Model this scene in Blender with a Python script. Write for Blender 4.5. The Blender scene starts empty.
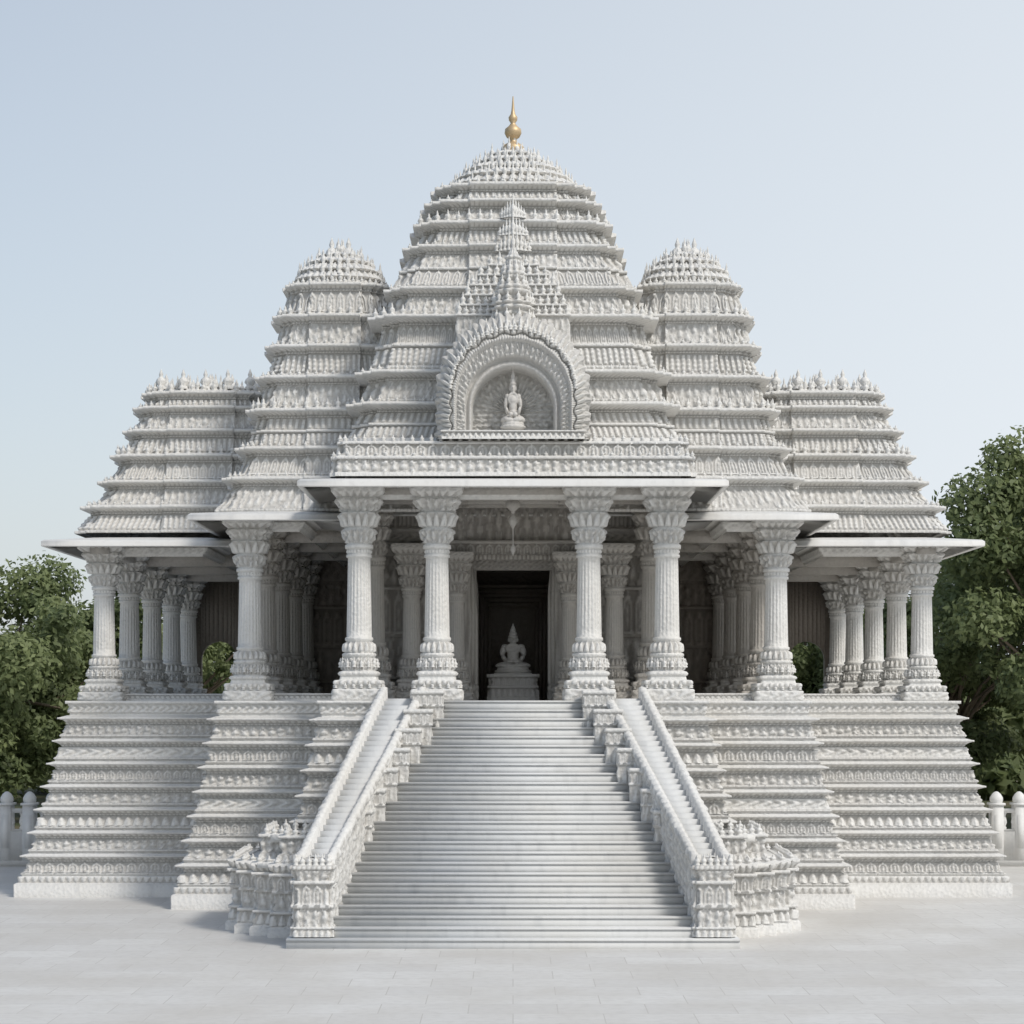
import bpy, math, random
import numpy as np
random.seed(5)
rng=np.random.default_rng(7)
F=2000.0; P=4.5; EYE=4.52
PI=math.pi
scene=bpy.context.scene
RES=0.024

# ------------------------------------------------------------------ materials
def newmat(name):
    m=bpy.data.materials.new(name); m.use_nodes=True
    nt=m.node_tree; nt.nodes.clear()
    out=nt.nodes.new('ShaderNodeOutputMaterial')
    b=nt.nodes.new('ShaderNodeBsdfPrincipled')
    nt.links.new(b.outputs[0],out.inputs[0])
    return m,nt,b,out
def N(nt,t,**kw):
    n=nt.nodes.new(t)
    for k,v in kw.items(): setattr(n,k,v)
    return n
def mixc(nt,fac,a,b,blend='MIX'):
    n=nt.nodes.new('ShaderNodeMix'); n.data_type='RGBA'; n.blend_type=blend
    for idx,val in ((0,fac),(6,a),(7,b)):
        if hasattr(val,'links') or hasattr(val,'is_linked'): nt.links.new(val,n.inputs[idx])
        else: n.inputs[idx].default_value=val if idx==0 else (*val,1)
    return n.outputs[2]
def ramp(nt,src,a,b):
    n=nt.nodes.new('ShaderNodeMapRange'); nt.links.new(src,n.inputs[0])
    n.inputs[1].default_value=a; n.inputs[2].default_value=b
    return n.outputs[0]
def marble(name,base,shade_dirt,shadeamt=.7,bump=.5,fine=16.,rough=.6):
    m,nt,b,out=newmat(name)
    tc=N(nt,'ShaderNodeNewGeometry')
    at=N(nt,'ShaderNodeAttribute',attribute_name='carve')
    n1=N(nt,'ShaderNodeTexNoise'); n1.inputs['Scale'].default_value=.55; n1.inputs['Detail'].default_value=5
    nt.links.new(tc.outputs['Position'],n1.inputs['Vector'])
    n2=N(nt,'ShaderNodeTexNoise'); n2.inputs['Scale'].default_value=fine; n2.inputs['Detail'].default_value=6; n2.inputs['Roughness'].default_value=.65
    nt.links.new(tc.outputs['Position'],n2.inputs['Vector'])
    vo=N(nt,'ShaderNodeTexVoronoi'); vo.inputs['Scale'].default_value=fine*.75
    nt.links.new(tc.outputs['Position'],vo.inputs['Vector'])
    mp=N(nt,'ShaderNodeMapping'); mp.inputs['Scale'].default_value=(3.,3.,.35)
    nt.links.new(tc.outputs['Position'],mp.inputs[0])
    n3=N(nt,'ShaderNodeTexNoise'); n3.inputs['Scale'].default_value=1.6; n3.inputs['Detail'].default_value=4
    nt.links.new(mp.outputs[0],n3.inputs['Vector'])
    c=mixc(nt,ramp(nt,n1.outputs[0],.35,.68),base,tuple(x*y for x,y in zip(base,(.95,.935,.91))))
    c=mixc(nt,ramp(nt,n3.outputs[0],.54,.9),c,tuple(x*.78 for x in base))
    mul=N(nt,'ShaderNodeMath',operation='MULTIPLY'); nt.links.new(at.outputs['Fac'],mul.inputs[0]); mul.inputs[1].default_value=shadeamt
    c=mixc(nt,mul.outputs[0],c,shade_dirt)  # painted shade: carve attribute darkens the recesses in the base colour
    r2=N(nt,'ShaderNodeMath',operation='MULTIPLY'); nt.links.new(ramp(nt,n2.outputs[0],.5,.72),r2.inputs[0]); r2.inputs[1].default_value=.24
    c=mixc(nt,r2.outputs[0],c,shade_dirt)
    nt.links.new(c,b.inputs['Base Color'])
    b.inputs['Roughness'].default_value=rough
    add=N(nt,'ShaderNodeMath',operation='ADD'); nt.links.new(n2.outputs[0],add.inputs[0]); nt.links.new(vo.outputs['Distance'],add.inputs[1])
    bp=N(nt,'ShaderNodeBump'); bp.inputs['Strength'].default_value=bump; bp.inputs['Distance'].default_value=.03
    nt.links.new(add.outputs[0],bp.inputs['Height']); nt.links.new(bp.outputs[0],b.inputs['Normal'])
    return m
M_C=marble('carved_marble',(.76,.75,.725),(.37,.35,.32),.62,.5)
M_S=marble('smooth_marble',(.75,.745,.725),(.48,.46,.43),.5,.08,9.)
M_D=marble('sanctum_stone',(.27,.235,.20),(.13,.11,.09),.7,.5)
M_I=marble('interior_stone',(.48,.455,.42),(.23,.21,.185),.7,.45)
M_ST=marble('stair_marble',(.66,.665,.66),(.50,.50,.49),.5,.04,7.)
M_G,nt,b,_=newmat('gold'); b.inputs['Base Color'].default_value=(.60,.45,.27,1); b.inputs['Metallic'].default_value=.5; b.inputs['Roughness'].default_value=.5

# ------------------------------------------------------------------ mesh helpers
class Acc:
    def __init__(s): s.V=[];s.Q=[];s.C=[];s.n=0
    def add(s,V,Q,C=None):
        V=np.asarray(V,float).reshape(-1,3);Q=np.asarray(Q,int).reshape(-1,4)
        s.V.append(V);s.Q.append(Q+s.n);s.C.append(np.zeros(len(V)) if C is None else np.asarray(C,float).ravel()); s.n+=len(V)
    def box(s,x0,x1,y0,y1,z0,z1):
        V=[(x0,y0,z0),(x1,y0,z0),(x1,y1,z0),(x0,y1,z0),(x0,y0,z1),(x1,y0,z1),(x1,y1,z1),(x0,y1,z1)]
        s.add(V,[(0,3,2,1),(4,5,6,7),(0,1,5,4),(1,2,6,5),(2,3,7,6),(3,0,4,7)])
    def prism(s,bot,top):
        s.add(list(bot)+list(top),[(0,3,2,1),(4,5,6,7),(0,1,5,4),(1,2,6,5),(2,3,7,6),(3,0,4,7)])
    def obj(s,name,mat,parent=None,smooth=False,loc=(0,0,0)):
        V=np.concatenate(s.V);Q=np.concatenate(s.Q);C=np.concatenate(s.C)
        me=bpy.data.meshes.new(name)
        me.vertices.add(len(V)); me.vertices.foreach_set('co',V.astype(np.float32).ravel())
        me.loops.add(len(Q)*4); me.loops.foreach_set('vertex_index',Q.astype(np.int32).ravel())
        me.polygons.add(len(Q)); me.polygons.foreach_set('loop_start',np.arange(0,len(Q)*4,4,dtype=np.int32))
        me.update(calc_edges=True)
        if C.any():
            a=me.attributes.new('carve','FLOAT','POINT'); a.data.foreach_set('value',C.astype(np.float32))
        if smooth: me.polygons.foreach_set('use_smooth',np.ones(len(Q),bool))
        me.materials.append(mat)
        return inst(name,me,parent,loc)
def inst(name,me,parent=None,loc=(0,0,0),scale=(1,1,1),rot=(0,0,0)):
    o=bpy.data.objects.new(name,me); scene.collection.objects.link(o)
    o.location=loc;o.scale=scale;o.rotation_euler=rot
    if parent is not None: o.parent=parent
    return o
def empty(name):
    o=bpy.data.objects.new(name,None); scene.collection.objects.link(o); return o
def gridq(r,c,wrap):
    i=np.arange(r-1)[:,None]*c; j=np.arange(c if wrap else c-1)[None]; j2=(j+1)%c
    return np.stack([i+j,i+j2,i+c+j2,i+c+j],-1).reshape(-1,4)
TAB=rng.random((256,256))
def vn(x,y,s=0):
    x=np.asarray(x,float)+s*17.3;y=np.asarray(y,float)+s*5.1
    xi=np.floor(x).astype(int);yi=np.floor(y).astype(int);fx=x-xi;fy=y-yi
    fx=fx*fx*(3-2*fx);fy=fy*fy*(3-2*fy)
    g=lambda a,b:TAB[a%256,b%256]
    return (g(xi,yi)*(1-fx)+g(xi+1,yi)*fx)*(1-fy)+(g(xi,yi+1)*(1-fx)+g(xi+1,yi+1)*fx)*fy
def sm(x,w=.12): 
    t=np.clip(x/w,0,1); return t*t*(3-2*t)
def pat(k,u,v,p,s=0):
    """relief height roughly 0..1"""
    u,v=np.broadcast_arrays(u,v)
    if k=='plain': return np.zeros_like(u)
    c=u/p; i=np.floor(c); f=c-i-.5; a=np.abs(f)
    h=vn(i*3.7+s,i*1.3,s)
    if k=='shrine':
        out=sm(1-(a/.42)**2-(np.clip(v-.5,0,1)/.45)**2,.3)
        inn=sm(1-(a/.27)**2-(np.clip(v-.42,0,1)/.36)**2,.2)*(v>.06)
        fig=np.exp(-((f+.05*(h-.5))/.10)**2)*sm(v-.08,.1)*sm(.72-v+.1*h,.15)*(.7+.3*np.sin(v*22+h*6))
        tip=np.exp(-(f/.06)**2)*sm(v-.8,.1)*.8
        return np.clip(.62*out-.6*inn+.85*fig+tip+.4*sm(.09-v,.05),0,1.1)
    if k=='petal':
        e=1-(a*2)**2.2
        return sm(e-v,.25)*(.55+.45*np.cos(a*PI))+.35*(1-sm(a-.02,.05))*sm(e-v,.2)
    if k=='hang':
        e=1-(a*2)**2.2; w=1-v
        return sm(e-w,.25)*(.6+.4*np.cos(a*PI))
    if k=='dentil': return sm(.34-a,.1)*sm(v-.12,.1)*sm(.93-v,.1)
    if k=='bead':
        return np.sqrt(np.clip(1-(2*f)**2-(2*v-1)**2,0,1))
    if k=='fig':
        ph=(h-.5)*.25
        body=np.exp(-((f-ph*.3)/.2)**2)*(.55+.45*np.sin(v*9+h*9))
        head=np.exp(-((f-ph)/.12)**2-((v-.8)/.10)**2)
        arm=np.exp(-((a-.26)/.07)**2)*(np.sin(v*14+h*20)>0)*.6
        return np.clip(body*sm(.8-v,.1)+head+arm+.35*vn(u*16,v*7,s)-.1,0,1)
    if k=='scroll':
        q=np.sin(2*PI*c+2.2*np.sin(PI*2*v+h*2))*np.cos(PI*(v-.5))
        return np.clip(.5+.5*q,0,1)*.8+.3*vn(u*20,v*6,s)
    if k=='lattice':
        q=np.abs(np.sin(PI*(c+v)))*np.abs(np.sin(PI*(c-v)))
        return sm(.42-q,.2)+.5*sm(q-.8,.1)
    if k=='reed': return sm(.36-a,.18)*sm(v-.06,.08)*sm(.96-v,.08)*(.75+.25*np.cos(v*26+h*5))
    return np.zeros_like(u)
def dens(path,res,side=1.5,back=8.):
    n=len(path); pts=np.array([p[:2] for p in path],float)
    nr=[];M=[]
    for i in range(n):
        d=pts[(i+1)%n]-pts[i]; L=np.hypot(*d); nr.append(np.array([d[1],-d[0]])/L)
    for i in range(n):
        M.append(np.array(path[i][2:4]) if len(path[i])==4 else (nr[i-1]+nr[i])/(1+nr[i-1]@nr[i]))
    A=[];B=[];MA=[];MB=[];T=[];ND=[]
    for i in range(n):
        j=(i+1)%n; a=pts[i];b=pts[j];L=np.hypot(*(b-a)); n1=nr[i]
        r=res*(1 if n1[1]<-.3 else (back if n1[1]>.7 else side))
        k=max(1,int(round(L/r))); t=np.arange(k)/k; o=np.ones((k,1))
        A.append(o*a);B.append(o*b);MA.append(o*M[i]);MB.append(o*M[j]);T.append(t)
        nd=o*n1; nd[0]=M[i]
        if len(path[i])==4 and len(path[j])==4 and L<.3: nd=o*M[i]
        ND.append(nd)
    c=np.concatenate
    return c(A),c(B),c(MA),c(MB),c(T),c(ND)
def place(D,o):
    A,B,MA,MB,T,ND=D; a=A+MA*o; b=B+MB*o
    return a+(b-a)*T[:,None],(T-.5)*np.hypot(*(b-a).T)
def sweep(acc,path,segs,res=RES,side=1.5,back=8.,seed=0):
    D=dens(path,res,side,back); ND=D[5]
    Vs=[];Cs=[]
    for si,sg in enumerate(segs):
        z0,z1,o0,o1,k,p,a=sg[:7]; shp=sg[7] if len(sg)>7 else None
        n=2 if (k=='plain' and not shp) else max(3,int(abs(z1-z0)/res)+1)
        v=np.linspace(0,1,n); o=o0+(o1-o0)*v
        if shp=='torus': o=o+.5*abs(z1-z0)*np.sqrt(np.clip(1-(2*v-1)**2,0,1))
        if shp=='cyma': o=o0+(o1-o0)*v**2.5
        if shp=='cav': o=o0+(o1-o0)*v-.35*abs(z1-z0)*np.sin(PI*v)
        for vi,oi in zip(v,o):
            XY,U=place(D,oi)
            d=pat(k,U,np.full_like(U,vi),p,seed+si)
            XY=XY+ND*(a*d)[:,None]
            Vs.append(np.c_[XY,np.full(len(U),z0+(z1-z0)*vi)])
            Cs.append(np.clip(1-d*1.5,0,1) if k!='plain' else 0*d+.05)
    V=np.stack(Vs); acc.add(V,gridq(V.shape[0],V.shape[1],True),np.stack(Cs))
def rect(x0,x1,y0,y1,red=0,steps=0,bay=0,bout=0):
    if steps==0 and bay==0: return [(x0,y0),(x1,y0),(x1,y1),(x0,y1)]
    cx=(x0+x1)/2; cy=(y0+y1)/2
    fl=[]
    for i in range(steps+1):
        fl.append((x0+i*red,y0+(steps-i)*red))
        if i<steps: fl.append((x0+(i+1)*red,y0+(steps-i)*red))
    def mir(l,sx,sy): return [((2*cx-a) if sx else a,(2*cy-b) if sy else b) for a,b in l]
    q=list(fl)
    if bay: q+=[(cx-bay,y0,0,-1),(cx-bay,y0-bout,0,-1),(cx+bay,y0-bout,0,-1),(cx+bay,y0,0,-1)]
    q+=mir(fl,True,False)[::-1]
    if bay: q+=[(x1,cy-bay,1,0),(x1+bout,cy-bay,1,0),(x1+bout,cy+bay,1,0),(x1,cy+bay,1,0)]
    q+=mir(fl,True,True)
    q+=mir(fl,False,True)[::-1]
    if bay: q+=[(x0,cy+bay,-1,0),(x0-bout,cy+bay,-1,0),(x0-bout,cy-bay,-1,0),(x0,cy-bay,-1,0)]
    return q
def lathe_arr(prof,seg):
    pr=np.array(prof,float); th=np.arange(seg)/seg*2*PI
    r=pr[:,0][:,None]+0*th; z=pr[:,1][:,None]+0*th
    return np.stack([r*np.cos(th),r*np.sin(th),z],-1),gridq(len(pr),seg,True)
FT,FQ=lathe_arr([(.5,0),(.5,.1),(.3,.18),(.55,.34),(.42,.5),(.16,.62),(.22,.72),(.02,1)],6)
FT=FT.reshape(-1,3)
def finials(acc,pos,w,h,jit=.12):
    pos=np.asarray(pos,float).reshape(-1,3); n=len(pos)
    if n==0: return
    hh=h*(1+jit*(rng.random(n)-.5)*2)
    S=np.stack([np.full(n,w),np.full(n,w),hh],-1)
    V=FT[None]*S[:,None]+pos[:,None]
    acc.add(V,(FQ[None]+np.arange(n)[:,None,None]*len(FT)))
def finial_row(acc,path,off,z,sp,w,h):
    D=dens(path,50.,1.,1.); A,B,MA,MB,T,ND=D
    a=A+MA*off; b=B+MB*off; P_=[]
    for p,q in zip(a,b):
        L=np.hypot(*(q-p)); k=max(1,int(round(L/sp))); t=np.arange(k)/k
        P_.append(p+(q-p)*t[:,None])
    p=np.concatenate(P_); finials(acc,np.c_[p,np.full(len(p),z)],w,h)

temple=empty('hindu_temple')

# ------------------------------------------------------------------ plinths
def plinth(name,x,y0,y1,flare,seed,top=P):
    acc=Acc(); path=rect(-x,x,y0,y1)
    fl=lambda z: flare*(1-z/top)**1.15
    segs=[(0,.30,flare+.03,flare+.03,'plain',1,0),(.30,.33,flare+.03,flare-.02,'plain',1,0),
          (.33,.47,flare-.05,flare-.05,'hang',.16,.03)]
    z=.47; n=7; H=(top-.34-z)/n
    kinds=[('shrine',.27),('fig',.2),('petal',.22),('fig',.24),('shrine',.22),('scroll',.3),('fig',.18)]
    for i in range(n):
        a=fl(z); b=fl(z+H); k,p=kinds[(i+seed)%7]
        segs+=[(z,z+.05*H,a+.0,a+.0,'plain',1,0),
               (z+.05*H,z+.17*H,a+.01,a,'bead',.09,.03),
               (z+.17*H,z+.60*H,a-.07,b-.02,k,p,.085),
               (z+.60*H,z+.70*H,b-.04,b,'dentil',.085,.03),
               (z+.70*H,z+.84*H,b+.0,b+.12,'hang',.14,.03,'cyma'),
               (z+.84*H,z+.91*H,b+.17,b+.17,'plain',1,0),
               (z+.91*H,z+H,b+.14,b-.02,'plain',1,0)]
        z+=H
    segs+=[(z,z+.06,-.02,-.02,'plain',1,0),(z+.06,top-.07,-.03,-.03,'scroll',.17,.07),(top-.07,top,.07,.07,'plain',1,0),(top,top+.001,-.6,-.6,'plain',1,0)]
    sweep(acc,path,segs,seed=seed)
    acc.box(-x+.3,x-.3,y0+.3,y1-.3,top-.3,top-.004)
    return acc.obj(name,M_C,temple)
plinth('plinth_outer',10.4,46.8,62,1.0,0)
plinth('plinth_middle',6.5,44.0,50,.85,2,P+.003)
plinth('plinth_porch',4.05,42.0,47,.85,4,P+.006)

# ------------------------------------------------------------------ eaves
def eave(name,x0,x1,y0,y1,z,ov=1.15,th=.13):
    a=Acc()
    segs=[(z+.16,z+.17,-ov,-ov,'plain',1,0),(z+.17,z+.03,-ov,-.12,'plain',1,0),(z+.03,z,-.12,-.10,'plain',1,0),(z,z+.02,-.015,0,'plain',1,0),(z+.02,z+th-.015,0,0,'plain',1,0),(z+th,z+th+.03,-.02,-.06,'plain',1,0),
          (z+th+.03,z+th+.16,-.06,-ov+.1,'plain',1,0)]
    sweep(a,rect(x0,x1,y0,y1),segs,res=1.)
    a.box(x0+ov-.02,x1-ov+.02,y0+ov-.02,y1-ov+.02,z+.165,z+.30)
    o=a.obj(name,M_S,temple)
    b=Acc()
    sweep(b,rect(x0+ov-.05,x1-ov+.05,y0+ov-.05,y1-ov+.05),[(z-.16,z-.1,-.05,-.05,'plain',1,0),(z-.1,z+.06,-.03,.05,'scroll',.2,.05),(z+.06,z+.17,.06,.2,'hang',.18,.04)],res=.04)
    b.obj(name+'_frieze',M_C,temple)
    return o
ZC=EYE+4.42; ZM=EYE+3.92; ZS=EYE+3.58
eave('eave_porch',-4.47,4.47,41.4,47.5,ZC)
for s in (-1,1):
    x0,x1=sorted((s*3.62,s*7.1)); eave('eave_middle',x0,x1,43.6,58,ZM)
    x0,x1=sorted((s*6.25,s*11.0)); eave('eave_outer',x0,x1,46.6,62.2,ZS)
a=Acc(); a.box(-4.7,4.7,47.3,59,ZM+.1,ZM+.32); a.obj('hall_ceiling',M_I,temple)

# ------------------------------------------------------------------ towers
def tower(name,K,h0,tiers,crown,red,steps,bay,bout,seed,topfin,fs=.2):
    W=lambda h:h*K/(F+h)
    w0=W(h0); path=rect(-w0,w0,-w0,w0,red,steps,bay,bout)
    Zf=lambda y,h:EYE+(700-y)*(K-W(h))/F
    acc=Acc(); segs=[]; rows=[]
    kinds=['reed','fig','shrine','reed','fig']
    for i,(ya,ha,yb,hb,hc) in enumerate(tiers):
        za,zb=Zf(ya,ha),Zf(yb,hb); H=zb-za; oa,ob,oc=W(ha)-w0,W(hb)-w0,W(hc)-w0
        k=kinds[(i+seed)%5]; p={'reed':.13,'fig':.17,'shrine':.22}[k]
        om=(oa+ob)/2
        if H>.75:
            zm=za+.5*H
            segs+=[(za,za+.07*H,oa+.03,oa+.03,'bead',.09,.025),(za+.07*H,zm-.04,oa-.03,om-.01,k,p,.06),
                   (zm-.04,zm+.02,om+.06,om+.06,'plain',1,0),
                   (zm+.02,zb-.10,om-.03,ob,kinds[(i+seed+2)%5],.15,.06)]
        else:
            segs+=[(za,za+.12*H,oa+.03,oa+.03,'bead',.09,.025),(za+.12*H,zb-.10,oa-.03,ob,k,p,.065)]
        t=.075
        segs+=[(zb-.10,zb-.05,ob+.03,ob+.03,'dentil',.07,.025),(zb-.05,zb+.02,ob+.02,oc-.05,'hang',.11,.025,'cyma'),
               (zb+.02,zb+.02+t,oc,oc,'plain',1,0),(zb+.02+t,zb+.05+t,oc-.03,oc-.16,'plain',1,0)]
        rows.append((oc-.15,zb+.03+t,i))
    lo=rows[-1][0]; zl=rows[-1][1]
    segs.append((zl+.02,zl+.021,lo-.3,lo-.3,'plain',1,0))
    sweep(acc,path,segs,seed=seed)
    for (o,z,i) in rows:
        big=(i%3==2)
        finial_row(acc,path,o-.02,z,fs*(1.25 if big else 1),.13 if big else .09,.26 if big else .14)
    n=len(crown); ys=np.array([c[0] for c in crown],float); hs=np.array([c[1] for c in crown],float)
    m=max(30,int((Zf(ys[-1],hs[-1])-Zf(ys[0],hs[0]))/.025)); t=np.linspace(0,n-1,m)
    yy=np.interp(t,np.arange(n),ys); hh=np.interp(t,np.arange(n),hs)
    seg=220; th=np.arange(seg)/seg*2*PI
    rr=hh*K/(F+hh); zz=EYE+(700-yy)*(K-rr)/F
    sqf=1/np.maximum(np.abs(np.cos(th)),np.abs(np.sin(th))); sqf=1+(np.minimum(sqf,1.22)-1)*.4
    L=.22; v=((zz-zz[0])/L)%1.0; lay=np.floor((zz-zz[0])/L)
    uu=th[None]*max(rr[0],.3)+ (lay[:,None]%2)*.12
    d=pat('petal',uu,v[:,None]+0*uu,2*PI*max(rr[0],.3)/44,seed)
    R=(rr[:,None]+.07*d-.09*v[:,None])*sqf[None]
    V=np.stack([R*np.cos(th),R*np.sin(th),zz[:,None]+0*R],-1)
    acc.add(V,gridq(m,seg,True),np.clip(.9-d*1.3,0,1))
    for l in range(int(lay.max())+1):
        j=np.argmin(np.abs((zz-zz[0])/L-(l+.8))); k=max(6,int(2*PI*rr[j]/.19)); a0=(np.arange(k)+.5*(l%2))/k*2*PI
        finials(acc,np.c_[rr[j]*1.0*np.cos(a0),rr[j]*1.0*np.sin(a0),np.full(k,zz[j]-.08)],.12,.34,.3)
    for (fx,fy,zy,w,h) in topfin:
        finials(acc,[(fx,fy,zy)],w,h,0)
    o=acc.obj(name,M_C,temple,loc=(0,K,0))
    return o,Zf
K=50.6
so=[(533,121,510,107,118),(507,104,485,92,103),(482,92,459,81,92),(456,81,434,71,81),(431,71,411,62,72),(408,62,396,57,64)]
zt=EYE+(700-389)*(K-1.2)/F
o,_=tower('tower_outer',K,123,so,[(394,58),(390,52),(387,48),(386,4)],.16,2,.8,.10,0,
   [(x,y,zt+.0,.26,.50) for x in (-1.1,-.55,0,.55,1.1) for y in (-1.15,-.4,.4,1.15)])
for s,cx,y in ((1,7.6,K),(-1,7.6,K),(1,7.6,K+6.2),(-1,7.6,K+6.2)):
    if (s,y)==(1,K): o.location.x=cx
    else: inst('tower_outer',o.data,temple,(s*cx,y,0))
K=47.8
sm_=[(512,115,482,99,111),(478,97,452,87,99),(448,86,414,76,89),(410,76,381,68,80),(377,67,350,60,71),(346,59,320,53,64),(316,52,288,45,52)]
zt=EYE+(700-252)*(K-.7)/F
o,_=tower('tower_middle',K,117,sm_,[(286,46),(276,45),(268,40),(260,31),(254,19),(251,3)],.13,2,.6,.10,1,
   [(-.2,0,zt-.12,.3,.62),(.2,0,zt-.12,.3,.62)])
o.location.x=4.13
for s,y in ((-1,K),(1,K+5.4),(-1,K+5.4)): inst('tower_middle',o.data,temple,(s*4.13,y,0))
st=[(440,168,408,152,169),(402,153,376,144,160),(369,143,321,130,147),(314,128,292,121,131),(287,122,250,103,112),(245,97,227,89,101),(222,88,206,78,90),(201,77,189,70,79)]
o,_=tower('tower_main',K,172,st,[(188,71),(180,67),(172,59),(164,47),(157,34),(151,19),(148,3)],.2,2,1.0,.12,3,[])
def bandseg(K,h0,lst,seed):
    W=lambda h:h*K/(F+h); w0=W(h0); S=[]
    for (ya,ha,yb,hb,k,p,a) in lst:
        S.append((EYE+(700-ya)*(K-W(ha))/F,EYE+(700-yb)*(K-W(hb))/F,W(ha)-w0,W(hb)-w0,k,p,a))
    return w0,S
w0,S=bandseg(45.86,184,[(476,184,472,184,'plain',1,0),(472,181,459,179,'fig',.2,.07),(459,183,456,183,'plain',1,0),(456,176,444,173,'shrine',.26,.07),(444,177,441,176,'plain',1,0),(441,150,440.9,150,'plain',1,0)],5)
a=Acc(); pth=rect(-w0,w0,45.86-w0,52,.12,1)
sweep(a,pth,S,seed=5); finial_row(a,pth,-.2,EYE+(700-441)*42.2/F,.2,.10,.14); finial_row(a,pth,-.08,EYE+(700-456)*42.1/F,.2,.09,.11)
a.box(-3.6,3.6,42.8,52,ZC+.2,ZC+1.18)
a.obj('porch_parapet',M_C,temple)
a=Acc(); a.box(-3.5,3.5,47.5,58,ZM+.3,ZM+2.2); a.obj('hall_roof_body',M_C,temple)
g=Acc(); kz=K/F
pr=[(13,152),(13,149),(9,147),(11,144),(11.5,140),(9,137),(4,134),(3.2,131),(6.5,129),(8.5,125),(8,121),(4.5,118),(2.2,115),(4.2,112),(4.5,109),(2.4,106),(1.6,102),(1.2,97),(.5,88)]
V,Q=lathe_arr([(r*kz,(EYE+(700-y)*kz)-.2) for r,y in pr],28); g.add(V,Q)
g.obj('gold_finial',M_G,temple,smooth=True,loc=(.0,K,0))

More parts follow.
